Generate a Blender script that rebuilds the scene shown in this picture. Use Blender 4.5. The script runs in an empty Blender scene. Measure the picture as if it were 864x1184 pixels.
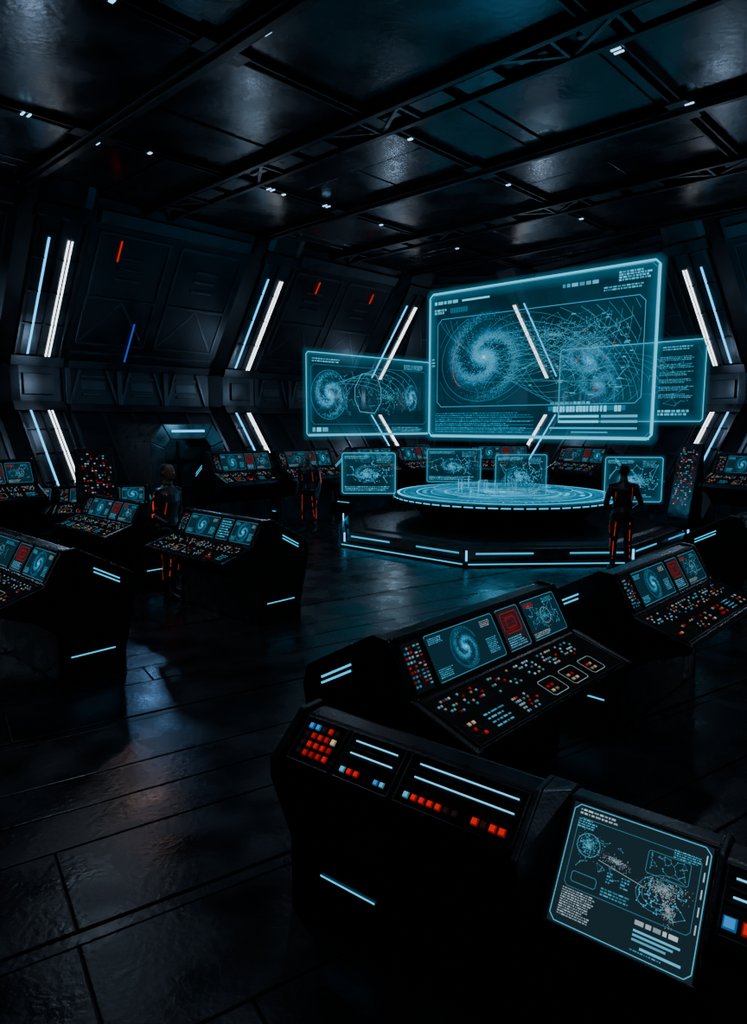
import bpy, bmesh, math, random
from mathutils import Vector, Matrix
random.seed(7)
SC=bpy.context.scene
COL=SC.collection
V=Vector

# ---------------------------------------------------------------- materials
def newmat(name):
    m=bpy.data.materials.new(name); m.use_nodes=True
    nt=m.node_tree; nt.nodes.clear()
    out=nt.nodes.new('ShaderNodeOutputMaterial')
    return m,nt,out
def metal(name,c1,c2,r1,r2,met=0.7,scale=3.0,bump=0.15,bscale=40,stretch=(1,1,1),spec=0.5):
    m,nt,out=newmat(name); N=nt.nodes; L=nt.links
    b=N.new('ShaderNodeBsdfPrincipled'); L.new(b.outputs[0],out.inputs[0])
    tc=N.new('ShaderNodeTexCoord'); mp=N.new('ShaderNodeMapping'); mp.inputs['Scale'].default_value=stretch
    L.new(tc.outputs['Object'],mp.inputs[0])
    n=N.new('ShaderNodeTexNoise'); n.inputs['Scale'].default_value=scale; n.inputs['Detail'].default_value=6
    L.new(mp.outputs[0],n.inputs['Vector'])
    cr=N.new('ShaderNodeValToRGB'); cr.color_ramp.elements[0].position=.35; cr.color_ramp.elements[1].position=.68
    cr.color_ramp.elements[0].color=(*c1,1); cr.color_ramp.elements[1].color=(*c2,1)
    L.new(n.outputs[0],cr.inputs[0]); L.new(cr.outputs[0],b.inputs['Base Color'])
    mr=N.new('ShaderNodeMapRange'); mr.inputs[1].default_value=.3; mr.inputs[2].default_value=.7
    mr.inputs[3].default_value=r1; mr.inputs[4].default_value=r2
    L.new(n.outputs[0],mr.inputs[0]); L.new(mr.outputs[0],b.inputs['Roughness'])
    b.inputs['Metallic'].default_value=met; b.inputs['Specular IOR Level'].default_value=spec
    n2=N.new('ShaderNodeTexNoise'); n2.inputs['Scale'].default_value=bscale; n2.inputs['Detail'].default_value=4
    L.new(mp.outputs[0],n2.inputs['Vector'])
    bp=N.new('ShaderNodeBump'); bp.inputs['Strength'].default_value=bump; bp.inputs['Distance'].default_value=.01
    L.new(n2.outputs[0],bp.inputs['Height']); L.new(bp.outputs[0],b.inputs['Normal'])
    return m
def emit(name,c,s):
    m,nt,out=newmat(name); e=nt.nodes.new('ShaderNodeEmission')
    e.inputs[0].default_value=(*c,1); e.inputs[1].default_value=s
    nt.links.new(e.outputs[0],out.inputs[0]); return m
M_floor=metal('floor_deck_metal',(.012,.014,.017),(.034,.038,.044),.15,.38,.5,2.2,.26,24)
M_floorgap=metal('floor_gap',(.002,.002,.003),(.004,.004,.005),.5,.7,.2)
M_ceil=metal('ceiling_panel_metal',(.019,.024,.031),(.055,.065,.079),.16,.34,.8,1.3,.32,11)
M_beam=metal('beam_metal',(.008,.010,.013),(.022,.027,.033),.25,.5,.6,2,.2,30)
M_wall=metal('wall_metal',(.008,.012,.017),(.022,.029,.038),.32,.55,.6,1.2,.3,14)
M_trim=metal('trim_metal',(.022,.028,.037),(.050,.062,.076),.28,.5,.65,2,.2,25)
M_rib=metal('rib_metal',(.016,.021,.026),(.038,.046,.055),.28,.45,.7,2,.2,25)
M_con=metal('console_shell',(.009,.010,.012),(.019,.021,.024),.20,.38,.4,5,.12,60)
M_con2=metal('console_panel',(.014,.017,.020),(.030,.035,.041),.25,.4,.5,6,.1,80)
M_div=metal('divider_metal',(.045,.054,.062),(.095,.108,.120),.25,.4,.7,6,.1,80)  # lighter console panel metal; monitor glow on the desk divider put into its colour
M_black=metal('console_recess',(.002,.002,.003),(.005,.006,.007),.2,.35,.2,6,.05,80)
M_white=emit('strip_white',(.82,.90,1.0),4.0)
M_cyan=emit('strip_cyan',(.08,.52,1.0),2.4)
M_blue=emit('strip_blue',(.03,.12,.9),.6)
M_red=emit('strip_red',(1,.02,.01),.6)
M_lamp=emit('ceiling_lamp_glow',(.30,.68,1.0),2.6)
def glowmat(name,k):
    m,nt,out=newmat(name)
    a=nt.nodes.new('ShaderNodeAttribute'); a.attribute_name='Col'
    e=nt.nodes.new('ShaderNodeEmission'); e.inputs[1].default_value=k
    nt.links.new(a.outputs['Color'],e.inputs[0]); nt.links.new(e.outputs[0],out.inputs[0])
    try: m.cycles.emission_sampling='NONE'
    except Exception: pass
    return m
M_glow=glowmat('screen_graphics',1.0)
M_holo=glowmat('hologram_graphics',1.2)
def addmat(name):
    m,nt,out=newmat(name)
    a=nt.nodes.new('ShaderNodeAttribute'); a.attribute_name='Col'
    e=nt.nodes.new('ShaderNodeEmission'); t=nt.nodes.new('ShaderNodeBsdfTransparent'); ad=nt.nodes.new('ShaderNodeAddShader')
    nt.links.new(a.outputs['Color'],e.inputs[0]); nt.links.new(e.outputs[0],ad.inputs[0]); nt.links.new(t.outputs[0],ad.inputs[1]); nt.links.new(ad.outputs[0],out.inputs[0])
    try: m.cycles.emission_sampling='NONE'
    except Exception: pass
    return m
M_bloom=addmat('painted_bloom')  # painted bloom: additive bands fading out from the hologram edges
def holobg(name,c,fac):
    m,nt,out=newmat(name); N=nt.nodes;L=nt.links
    e=N.new('ShaderNodeEmission'); t=N.new('ShaderNodeBsdfTransparent'); mx=N.new('ShaderNodeMixShader')
    n=N.new('ShaderNodeTexNoise'); n.inputs['Scale'].default_value=.9; n.inputs['Detail'].default_value=3
    tc=N.new('ShaderNodeTexCoord'); L.new(tc.outputs['Object'],n.inputs['Vector'])
    mr=N.new('ShaderNodeMapRange'); mr.inputs[1].default_value=.3; mr.inputs[2].default_value=.7; mr.inputs[3].default_value=.5; mr.inputs[4].default_value=1.5
    L.new(n.outputs[0],mr.inputs[0]); L.new(mr.outputs[0],e.inputs[1])
    e.inputs[0].default_value=(*c,1); mx.inputs[0].default_value=fac
    L.new(t.outputs[0],mx.inputs[1]); L.new(e.outputs[0],mx.inputs[2]); L.new(mx.outputs[0],out.inputs[0])
    return m
M_hbg=holobg('hologram_field',(.004,.085,.140),.32)
M_tbg=holobg('table_field',(.004,.17,.30),.6)
def hazemat(name,k):
    m,nt,out=newmat(name); N=nt.nodes;L=nt.links
    def mt(op,a,b_=None,c=None):
        n=N.new('ShaderNodeMath'); n.operation=op
        for i,x in enumerate((a,b_,c)):
            if x is None: continue
            if isinstance(x,(int,float)): n.inputs[i].default_value=x
            else: L.new(x,n.inputs[i])
        return n.outputs[0]
    tc=N.new('ShaderNodeTexCoord'); sx=N.new('ShaderNodeSeparateXYZ'); L.new(tc.outputs['Object'],sx.inputs[0]); x,y,z=sx.outputs
    r=mt('SQRT',mt('ADD',mt('MULTIPLY',x,x),mt('MULTIPLY',y,y)))
    ang=mt('ARCTAN2',y,x)
    t=mt('DIVIDE',mt('SUBTRACT',r,.08),.92)
    ph=mt('ADD',ang,mt('MULTIPLY',t,5.0))
    arm=mt('POWER',mt('MULTIPLY_ADD',mt('COSINE',mt('MULTIPLY',ph,2.0)),.5,.5),1.6)
    nz=N.new('ShaderNodeTexNoise'); nz.inputs['Scale'].default_value=7; nz.inputs['Detail'].default_value=8; L.new(tc.outputs['Object'],nz.inputs['Vector'])
    fall=mt('POWER',mt('MAXIMUM',mt('SUBTRACT',1.0,r),0.0),1.1)
    s=mt('MULTIPLY',mt('MULTIPLY',fall,mt('MULTIPLY_ADD',arm,.9,.10)),mt('MULTIPLY_ADD',nz.outputs[0],2.0,-.45))
    core=mt('MULTIPLY',mt('POWER',mt('MAXIMUM',mt('SUBTRACT',1.0,mt('MULTIPLY',r,3.4)),0.0),2.0),1.6)
    s=mt('MULTIPLY',mt('MAXIMUM',mt('ADD',s,core),0.0),k)
    e=N.new('ShaderNodeEmission'); e.inputs[0].default_value=(.03,.48,.92,1); L.new(s,e.inputs[1])
    tr=N.new('ShaderNodeBsdfTransparent'); ad=N.new('ShaderNodeAddShader'); L.new(tr.outputs[0],ad.inputs[0]); L.new(e.outputs[0],ad.inputs[1]); L.new(ad.outputs[0],out.inputs[0])
    try: m.cycles.emission_sampling='NONE'
    except Exception: pass
    return m
M_haze=hazemat('galaxy_haze',1.0)

# ---------------------------------------------------------------- mesh helpers
def obj(name,me,mat=None,parent=None,bevel=0):
    o=bpy.data.objects.new(name,me); COL.objects.link(o)
    if mat: me.materials.append(mat)
    if parent: o.parent=parent
    if bevel:
        b=o.modifiers.new('bevel','BEVEL'); b.width=bevel; b.segments=2; b.limit_method='ANGLE'
    return o
def empty(name,loc=(0,0,0),ang=0,scale=1):
    o=bpy.data.objects.new(name,None); COL.objects.link(o)
    o.location=loc; o.rotation_euler=(0,0,ang); o.scale=scale if isinstance(scale,tuple) else (scale,)*3; o.empty_display_size=.1
    return o
class Mesh:
    def __init__(s): s.v=[];s.f=[]
    def prism(s,a,b):
        n=len(a); k=len(s.v); s.v+=[tuple(p) for p in a]+[tuple(p) for p in b]
        s.f.append(tuple(range(k+n-1,k-1,-1))); s.f.append(tuple(range(k+n,k+2*n)))
        for i in range(n):
            j=(i+1)%n; s.f.append((k+i,k+j,k+n+j,k+n+i))
    def box(s,x0,x1,y0,y1,z0,z1):
        s.prism([(x0,y0,z0),(x1,y0,z0),(x1,y1,z0),(x0,y1,z0)],[(x0,y0,z1),(x1,y0,z1),(x1,y1,z1),(x0,y1,z1)])
    def obox(s,o,u,v,n,a0,a1,b0,b1,c0,c1):
        P=lambda a,b,c:o+u*a+v*b+n*c
        s.prism([P(a0,b0,c0),P(a1,b0,c0),P(a1,b1,c0),P(a0,b1,c0)],[P(a0,b0,c1),P(a1,b0,c1),P(a1,b1,c1),P(a0,b1,c1)])
    def make(s,name,mat,parent=None,bevel=0):
        me=bpy.data.meshes.new(name); me.from_pydata(s.v,[],s.f)
        bm=bmesh.new(); bm.from_mesh(me); bmesh.ops.recalc_face_normals(bm,faces=bm.faces); bm.to_mesh(me); bm.free()
        return obj(name,me,mat,parent,bevel)
class Frame:
    def __init__(s,o,u,v):
        s.o=V(o); s.u=V(u).normalized(); s.v=V(v).normalized(); s.n=s.u.cross(s.v)
    def p(s,x,y,c=0): return s.o+s.u*x+s.v*y+s.n*c
class Glow:
    def __init__(s): s.v=[];s.f=[];s.c=[];s.hz=[]
    def _q(s,P,col):
        k=len(s.v); s.v+=[tuple(p) for p in P]; s.f.append(tuple(range(k,k+len(P)))); s.c+=[col]*len(P)
    def rect(s,F,x0,y0,x1,y1,col,off=.004):
        s._q([F.p(x0,y0,off),F.p(x1,y0,off),F.p(x1,y1,off),F.p(x0,y1,off)],col)
    def fade(s,F,x0,y0,x1,y1,x2,y2,x3,y3,ca,cb,off):
        k=len(s.v); s.v+=[tuple(F.p(x0,y0,off)),tuple(F.p(x1,y1,off)),tuple(F.p(x2,y2,off)),tuple(F.p(x3,y3,off))]
        s.f.append((k,k+1,k+2,k+3)); s.c+=[ca,ca,cb,cb]
    def key(s,F,x0,y0,x1,y1,col,h=.01):
        a=[F.p(x0,y0,0),F.p(x1,y0,0),F.p(x1,y1,0),F.p(x0,y1,0)]
        i=min(x1-x0,y1-y0)*.15
        b=[F.p(x0+i,y0+i,h),F.p(x1-i,y0+i,h),F.p(x1-i,y1-i,h),F.p(x0+i,y1-i,h)]
        s._q(b,col); d=tuple(c*.35 for c in col)
        for j in range(4): s._q([a[j],a[(j+1)%4],b[(j+1)%4],b[j]],d)
    def line(s,F,pts,w,col,off=.004,closed=False):
        if closed: pts=list(pts)+[pts[0]]
        for (ax,ay),(bx,by) in zip(pts[:-1],pts[1:]):
            dx,dy=bx-ax,by-ay; l=math.hypot(dx,dy)
            if l<1e-6: continue
            nx,ny=-dy/l*w/2,dx/l*w/2
            s._q([F.p(ax+nx,ay+ny,off),F.p(bx+nx,by+ny,off),F.p(bx-nx,by-ny,off),F.p(ax-nx,ay-ny,off)],col)
    def clip(s,F,pts,w,col,off,bx):
        # polyline restricted to the inside of box bx
        run=[]
        for p in list(pts)+[None]:
            if p is not None and bx[0]<p[0]<bx[2] and bx[1]<p[1]<bx[3]: run.append(p)
            else:
                if len(run)>1: s.line(F,run,w,col,off)
                run=[]
    def make(s,name,mat,parent=None):
        me=bpy.data.meshes.new(name); me.from_pydata(s.v,[],s.f)
        at=me.color_attributes.new('Col','FLOAT_COLOR','POINT')
        for i,c in enumerate(s.c): at.data[i].color=(c[0],c[1],c[2],1)
        for F,cx,cy,R,sq,tilt,off in s.hz:
            n=32; hm=bpy.data.meshes.new('galaxy_haze')
            hm.from_pydata([(math.cos(6.28318*i/n),math.sin(6.28318*i/n),0) for i in range(n)],[],[tuple(range(n))])
            h=obj('galaxy_haze',hm,M_haze,parent)
            U=F.u*math.cos(tilt)+F.v*math.sin(tilt); W=F.v*math.cos(tilt)-F.u*math.sin(tilt); c=F.p(cx,cy,off)
            M=Matrix(((U.x*R,W.x*R*sq,F.n.x,c.x),(U.y*R,W.y*R*sq,F.n.y,c.y),(U.z*R,W.z*R*sq,F.n.z,c.z),(0,0,0,1)))
            h.matrix_local=M
        return obj(name,me,mat,parent)
def mul(c,k): return tuple(x*k for x in c)
CY=(.025,.43,.72); CW=(.12,.62,.92); WH=(.55,.76,.88); RD=(.85,.012,.010); BL=(.03,.34,.95); CR=(.85,.62,.38)

def text(g,F,x,y,w,h,rows,col,k=1.0,off=.005,fill=.5):
    rh=h/rows
    for r in range(rows):
        cx=x; lim=x+w*random.uniform(.7,1)
        while cx<lim:
            ww=random.uniform(.4,1.8)*rh
            if cx+ww>x+w: break
            g.rect(F,cx,y+h-(r+1)*rh+rh*(1-fill)/2,cx+ww,y+h-r*rh-rh*(1-fill)/2,mul(col,k*random.uniform(.4,1)),off)
            cx+=ww+rh*.35
def galaxy(g,F,cx,cy,R,n,ps,k=1.0,squash=.82,tilt=.3,off=.008,haze=True):
    if haze: g.hz.append((F,cx,cy,R*1.12,squash,tilt,off*.5))
    for i in range(n):
        a=random.choice([0,1]); t=random.random()**.8
        if random.random()<.2:
            th=random.uniform(0,6.28); r=R*random.random()**1.5*.95
        else:
            th=a*math.pi+t*5.0+random.gauss(0,.24+.1*t); r=R*(.08+.92*t)*random.uniform(.93,1.07)
        x=r*math.cos(-th); y=r*math.sin(-th)*squash
        X=cx+x*math.cos(tilt)-y*math.sin(tilt); Y=cy+x*math.sin(tilt)+y*math.cos(tilt)
        b=(1.1-.7*r/R)*random.uniform(.25,1.0)*k; s=ps*random.uniform(.4,1.1)
        c=mul((.10,.60,.95),b)
        g.rect(F,X-s/2,Y-s/2,X+s/2,Y+s/2,c,off)
    for j in range(2):
        rr=R*(.04-.015*j)
        g._q([F.p(cx+rr*math.cos(q*.785),cy+rr*squash*math.sin(q*.785),off+.002*(j+1)) for q in range(8)],mul((.4,.85,1),.8*k+.4*j*k))
def arc(cx,cy,rx,ry,a0,a1,n=24,rot=0):
    P=[]
    for i in range(n+1):
        a=a0+(a1-a0)*i/n; x=rx*math.cos(a); y=ry*math.sin(a)
        P.append((cx+x*math.cos(rot)-y*math.sin(rot),cy+x*math.sin(rot)+y*math.cos(rot)))
    return P
def rrect(x0,y0,x1,y1,r): return [(x0+r,y0),(x1-r,y0),(x1,y0+r),(x1,y1-r),(x1-r,y1),(x0+r,y1),(x0,y1-r),(x0,y0+r)]
def network(g,F,x0,y0,x1,y1,n,w,col,k,off=.006):
    P=[(random.uniform(x0,x1),random.uniform(y0,y1)) for _ in range(n)]
    for i,p in enumerate(P):
        q=sorted(P,key=lambda q:(q[0]-p[0])**2+(q[1]-p[1])**2)
        for r in q[1:3]: g.line(F,[p,r],w,mul(col,k*random.uniform(.3,1)),off)
        g.rect(F,p[0]-w*1.2,p[1]-w*1.2,p[0]+w*1.2,p[1]+w*1.2,mul(col,k*1.1),off+.001)
def cloud(g,F,cx,cy,rx,ry,n,s,col,k,off=.008,rot=0):
    for i in range(n):
        a=random.uniform(0,6.28); r=abs(random.gauss(0,.5)); 
        if r>1.1: continue
        x=rx*r*math.cos(a); y=ry*r*math.sin(a)
        X=cx+x*math.cos(rot)-y*math.sin(rot); Y=cy+x*math.sin(rot)+y*math.cos(rot); q=s*random.uniform(.3,1)
        g.rect(F,X-q/2,Y-q/2,X+q/2,Y+q/2,mul(col,k*random.uniform(.3,1)),off)
def screen(g,F,x0,y0,x1,y1,kind,k=1.0,lod=1.0):
    w,h=x1-x0,y1-y0; u=h
    bg=(.006,.024,.038) if kind!='red' else (.014,.014,.020)
    g.rect(F,x0,y0,x1,y1,bg,.003)
    g.line(F,rrect(x0+.01*u,y0+.01*u,x1-.01*u,y1-.01*u,.05*u),.012*u,mul(CW,.5*k),.005)
    if kind=='galaxy':
        galaxy(g,F,x0+w*.48,y0+h*.5,h*.42,int(900*lod),.014*u/lod**.5,1.2*k,.95,.2,.008)
        for r in (.44,.47): g.line(F,arc(x0+w*.48,y0+h*.5,h*r,h*r*.95,.3,5.4),.006*u,mul(CY,.6*k))
        text(g,F,x0+w*.04,y0+h*.78,w*.2,h*.14,4,CW,.8*k); text(g,F,x0+w*.78,y0+h*.15,w*.17,h*.35,9,CW,.7*k)
        text(g,F,x0+w*.04,y0+h*.07,w*.2,h*.2,5,CW,.7*k); text(g,F,x0+w*.78,y0+h*.75,w*.16,h*.15,4,WH,.6*k)
    elif kind=='graph':
        network(g,F,x0+w*.1,y0+h*.2,x1-w*.1,y1-h*.15,int(34*lod)+8,.006*u,CW,.8*k)
        cloud(g,F,x0+w*.5,y0+h*.5,w*.4,h*.3,int(260*lod),.018*u/lod**.5,CW,1.0*k)
        text(g,F,x0+w*.06,y0+h*.05,w*.5,h*.12,3,WH,.6*k); text(g,F,x0+w*.6,y0+h*.8,w*.32,h*.12,3,CW,.6*k)
        text(g,F,x0+w*.06,y0+h*.8,w*.3,h*.12,3,RD,.6*k)
        g.line(F,arc(x0+w*.55,y0+h*.5,h*.22,h*.2,0,6.28),.01*u,mul(WH,.5*k))
    elif kind=='red':
        g.line(F,rrect(x0+w*.14,y0+h*.40,x1-w*.14,y0+h*.88,.06*u),.018*u,mul(RD,.45*k))
        g.line(F,rrect(x0+w*.30,y0+h*.52,x1-w*.30,y0+h*.76,.03*u),.018*u,mul(RD,.45*k),.005,True)
        text(g,F,x0+w*.2,y0+h*.42,w*.6,h*.42,5,RD,.3*k,.006,.3)
        text(g,F,x0+w*.12,y0+h*.06,w*.76,h*.26,5,CW,.8*k)
    else:
        text(g,F,x0+w*.07,y0+h*.08,w*.86,h*.84,max(5,int(12*lod)),CW,.8*k,fill=.45)
def keys(g,F,x0,y0,x1,y1,nx,ny,pal,dens=.8,k=1.0):
    dx,dy=(x1-x0)/nx,(y1-y0)/ny
    for i in range(nx):
        for j in range(ny):
            if random.random()<dens:
                c=mul(random.choice(pal),k*random.uniform(.35,1.0))
            else: c=(.005,.007,.009)
            g.key(F,x0+dx*(i+.18),y0+dy*(j+.22),x0+dx*(i+.82),y0+dy*(j+.78),c,.007)
PAL=[WH,CW,CW,WH,WH,CR,RD]; PALR=[RD,RD,WH,CR]; 

# ---------------------------------------------------------------- console
E1=V((.690,.724,0)).normalized(); E2=V((-E1.y,E1.x,0)); ANG1=math.atan2(E1.y,E1.x)
def PQ(p,q,z=0): r=E1*p+E2*q; return V((r.x,r.y,z))
PROF=[(0,.80),(0,.86),(.43,1.0),(.60,1.30),(.72,1.31),(1.27,1.0),(1.31,.86),(1.16,.22),(1.16,0),(.52,0),(.52,.52),(.30,.68)]
def offset_prof(k,c=(.7,.75)): return [(c[0]+(y-c[0])*(1+k),max(0,c[1]+(z-c[1])*(1+k)) if z>0 else 0) for y,z in PROF]
def console(loc,ang,L=1.75,scale=1,lod=1.0,k=1.0,layout=0):
    root=empty('control_console',loc,ang,scale)
    m=Mesh(); m.prism([(0.03,y,z) for y,z in PROF],[(L-.03,y,z) for y,z in PROF]); m.make('body',M_con,root,.012)
    m=Mesh(); pf=offset_prof(.03)
    m.prism([(-.03,y,z) for y,z in pf],[(.02,y,z) for y,z in pf]); m.prism([(L-.02,y,z) for y,z in pf],[(L+.03,y,z) for y,z in pf])
    m.make('end_plates',M_con,root,.012)
    FD=Frame((0,.43,1.0),(1,0,0),(0,.17,.30)); H=.345
    FK=Frame((0,0,.86),(1,0,0),(0,.43,.14)); KW=.452
    m=Mesh()
    def fr(F,x0,y0,x1,y1,t,h):
        for a in ((x0-t,y0-t,x1+t,y0),(x0-t,y1,x1+t,y1+t),(x0-t,y0,x0,y1),(x1,y0,x1+t,y1)):
            m.obox(F.o,F.u,F.v,F.n,a[0],a[2],a[1],a[3],-.005,h)
    s=L/1.75
    X=[(.045,.20),(.24,.92),(.955,1.22),(1.255,1.70)]
    for a,b in X: fr(FD,a*s,.03,b*s,H-.03,.008,.012)
    fr(FK,.05,.03,L-.05,KW-.04,.010,.008)
    m.obox(FD.o,FD.u,FD.v,FD.n,0.02,L-.02,H-.012,H+.015,-.01,.025)
    FR=Frame((0,1.27,1.0),(1,0,0),(0,-.55,.31))
    for i in range(4): m.obox(FR.o,FR.u,FR.v,FR.n,L*(.1+.22*i),L*(.24+.22*i),.06,.5,0,.015)
    m.make('bezels',M_con2,root,.004)
    g=Glow()
    for (a,b),kd in zip(X,['keys','galaxy','red','graph'] if layout==0 else (['keys','graph','red','galaxy'] if layout==1 else ['keys','galaxy','text','galaxy'])):
        a*=s;b*=s
        if kd=='keys':
            g.rect(FD,a,.03,b,H-.03,(.004,.006,.008),.002)
            keys(g,FD,a+.005,.05,b-.075*s,H-.05,3,9,[RD,CW,CW,WH],.6,.6*k); keys(g,FD,b-.065*s,.05,b,H-.05,2,12,[WH,CW,RD],.7,.55*k)
        else: screen(g,FD,a,.03,b,H-.03,kd,k,lod)
    g.rect(FK,.05,.03,L-.05,KW-.04,(.0025,.003,.0035),.001)
    bx=.08
    while bx<L-.18:
        bw=random.uniform(.16,.30)
        if bx+bw>L-.07: bw=L-.07-bx
        r=random.random()
        keys(g,FK,bx,.25,bx+bw*.9,.39,max(3,int(bw/.026)),5,PAL,.36,.8*k)
        if r<.30: keys(g,FK,bx,.06,bx+bw*.7,.19,max(2,int(bw/.05)),3,PALR,.5,.8*k)
        elif r<.6: keys(g,FK,bx,.05,bx+bw*.8,.19,max(3,int(bw/.024)),5,PAL,.38,.8*k)
        elif r<.8: text(g,FK,bx,.06,bw*.8,.13,4,CW,.6*k,.004,.35)
        else:
            g.line(FK,rrect(bx,.06,bx+bw*.8,.2,.015),.004,mul(WH,.5*k),.004,True); keys(g,FK,bx+.02,.08,bx+bw*.5,.16,2,2,[RD,CR],1,.7*k)
        bx+=bw+.035
    for xe,u in ((L+.031,1),(-.031,-1)):
        FE=Frame((xe,0,0),(0,u,0),(0,0,1))
        def st(y0,y1,z0,z1):
            P=[(u*y0,z0),(u*y1,z1)]; g.line(FE,P,.013,mul(CY,1.8*k),.004)
        st(.88,1.14,1.11,.965); st(.88,1.14,1.072,.927); st(.62,1.06,.27,.27)
    g.make('displays_and_keys',M_glow,root)
    return root
LROT=math.atan2(-E2.y,-E2.x)
console((.53,3.20,0),ANG1,1.80,1,1.6,1.0,0)
console((2.35,4.84,0),ANG1,1.80,1,1.2,1.0,0)
console((5.15,8.15,0),ANG1,1.75,1,.6,1.0,1)
def Lcon(p0,q0,q1,lay=0,lod=.6): 
    return console(PQ(p0,q1),LROT,q1-q0,1,lod,1.0,lay)
Lcon(1.9,6.45,8.6,1); Lcon(4.4,6.65,8.45,2); Lcon(4.3,9.5,11.3,0,.5)
console((-7.9,12.0,0),0.12,1.9,1,.5,.9,2); console((-5.85,12.2,0),0.25,1.6,1,.5,.9,1)
WSC=(1,1.04,1.42)
for s,l,ly in ((-5.1,1.7,0),(.35,1.6,0),(2.2,1.7,1),(4.7,1.6,2),(6.5,1.5,0)):
    o=V((-5.4,16.2,0))-V((-E1.y,E1.x,0))*2.75+E1*s
    console(o,ANG1,l,WSC,.4,.9,ly)
console((2.9,20.0,0),-.1,1.7,WSC,.4,.9,0)
console((4.9,19.2,0),-1.0,1.6,WSC,.4,.9,1)
console((7.1,14.6,0),-1.0,1.8,WSC,.4,.9,2)

# ---------------------------------------------------------------- foreground desk
def desk():
    root=empty('control_desk',(-.386,3.30,0),math.atan2(-.607,.795))
    P=[(0,1.05),(.12,1.05),(.30,.92),(.26,0),(-.07,0),(-.07,.42),(-.20,.80),(-.20,.875)]
    m=Mesh()
    def ext(x0,x1,pf): m.prism([(x0,y,z) for y,z in pf],[(x1,y,z) for y,z in pf])
    ext(.05,1.31,P); ext(1.97,3.4,P)
    P2=[(.04,1.07),(.12,1.06),(.30,.93),(.26,0),(-.04,0),(-.10,.5),(-.235,.665),(-.235,.70)]
    ext(1.42,1.965,P2)
    m.make('body',M_con,root,.014)
    m=Mesh()
    P3=[(-.01,1.07),(.13,1.07),(.31,.93),(.27,0),(-.09,0),(-.09,.40),(-.225,.79),(-.225,.885)]
    P4=[(.06,1.075),(.13,1.07),(.31,.93),(.27,0),(-.03,0),(-.03,.45),(-.07,.66),(-.05,.80)]
    m.prism([(1.30,y,z) for y,z in P3],[(1.325,y,z) for y,z in P3]); m.prism([(1.325,y,z) for y,z in P3],[(1.425,y,z) for y,z in P4])
    m.make('angled_divider',M_div,root,.006)
    m=Mesh()
    ext(.02,.06,P3); ext(1.958,1.978,P3)
    m.make('dividers',M_con2,root,.006)
    F=Frame((0,-.20,.875),(1,0,0),(0,.20,.175)); W=.266
    m=Mesh()
    def fr(F,x0,y0,x1,y1,t,h):
        for a in ((x0-t,y0-t,x1+t,y0),(x0-t,y1,x1+t,y1+t),(x0-t,y0,x0,y1),(x1,y0,x1+t,y1)):
            m.obox(F.o,F.u,F.v,F.n,a[0],a[2],a[1],a[3],-.004,h)
    SL=((.10,.35),(.39,.69),(.73,1.28),(1.995,2.45),(2.5,3.2))
    for x0,x1 in SL: fr(F,x0,.03,x1,.245,.007,.012)
    FM=Frame((0,-.235,.70),(1,0,0),(0,.275,.37)); HM=.461
    fr(FM,1.45,.02,1.94,HM-.02,.012,.014)
    m.make('bezels',M_div,root,.003)
    m=Mesh()
    for x0,x1 in SL: m.obox(F.o,F.u,F.v,F.n,x0,x1,.03,.245,-.002,.003)
    m.obox(FM.o,FM.u,FM.v,FM.n,1.45,1.94,.02,HM-.02,-.002,.002)
    m.make('recesses',M_black,root)
    m=Mesh()
    for x0,x1 in SL[1:]:
        m.obox(F.o,F.u,F.v,F.n,x0+.01,x1-.01,.13,.14,.003,.012); m.obox(F.o,F.u,F.v,F.n,x0+.01,x1-.01,.172,.182,.003,.010)
    m.make('slot_ridges',M_con2,root,.002)
    g=Glow()
    for i in range(5):
        for j in range(4):
            c=mul(RD,random.uniform(.35,.75))
            if j==3: c=mul(BL,.8) if i<2 else (.01,.012,.014)
            if (i,j)==(4,2): c=mul(CR,.9)
            if (i,j)==(3,3): c=mul(RD,.6)
            if (i,j) in ((0,0),(0,1),(0,2),(4,3)): c=(.012,.006,.006)
            g.key(F,.125+i*.041,.062+j*.044,.154+i*.041,.094+j*.044,c,.012)
    def row(x,y,cols,sz=.030,st=.040):
        for i,c in enumerate(cols): g.key(F,x+i*st,y,x+i*st+sz,y+sz,mul(c,.8),.012)
    D=(.02,.008,.008)
    row(.405,.055,[CW,RD,RD]); row(.60,.055,[BL,CW],.026,.034)
    row(.76,.055,[CW,RD,RD,RD,RD,D,D]); row(1.09,.055,[RD,D,RD,RD],.034)
    for x0,x1 in ((.42,.66),(.78,1.25),(2.02,2.43),(2.55,3.1)):
        for y in (.152,.212): g.line(F,[(x0,y),(x1,y)],.0065,mul((.14,.62,1.0),1.7),.010)
    row(2.00,.05,[BL,RD,D,RD],.045,.056); row(2.55,.05,[RD,D,BL,RD])
    FL=Frame((0,-.071,0),(1,0,0),(0,0,1))
    g.line(FL,[(.21,.26),(.55,.26)],.010,mul(CY,2.0),.006); g.line(FL,[(2.2,.235),(2.7,.235)],.010,mul(CY,2.0),.006)
    x0,x1,y0,y1=1.45,1.94,.02,HM-.02
    g.rect(FM,x0,y0,x1,y1,(.009,.022,.030),.004)
    g.line(FM,rrect(x0+.006,y0+.006,x1-.006,y1-.006,.02),.003,mul(CW,.8),.007,True)
    g.line(FM,rrect(x0+.03,y0+.13,x1-.03,y1-.05,.012),.0018,mul(CW,.35),.007,True)
    text(g,FM,x0+.03,y1-.04,.14,.025,2,WH,.9,.008); text(g,FM,x0+.03,y1-.085,.07,.035,4,CW,.8,.008)
    text(g,FM,x1-.12,y1-.075,.09,.03,4,CW,.7,.008)
    cloud(g,FM,x0+.085,y0+.285,.055,.05,420,.003,CW,.9)
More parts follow.
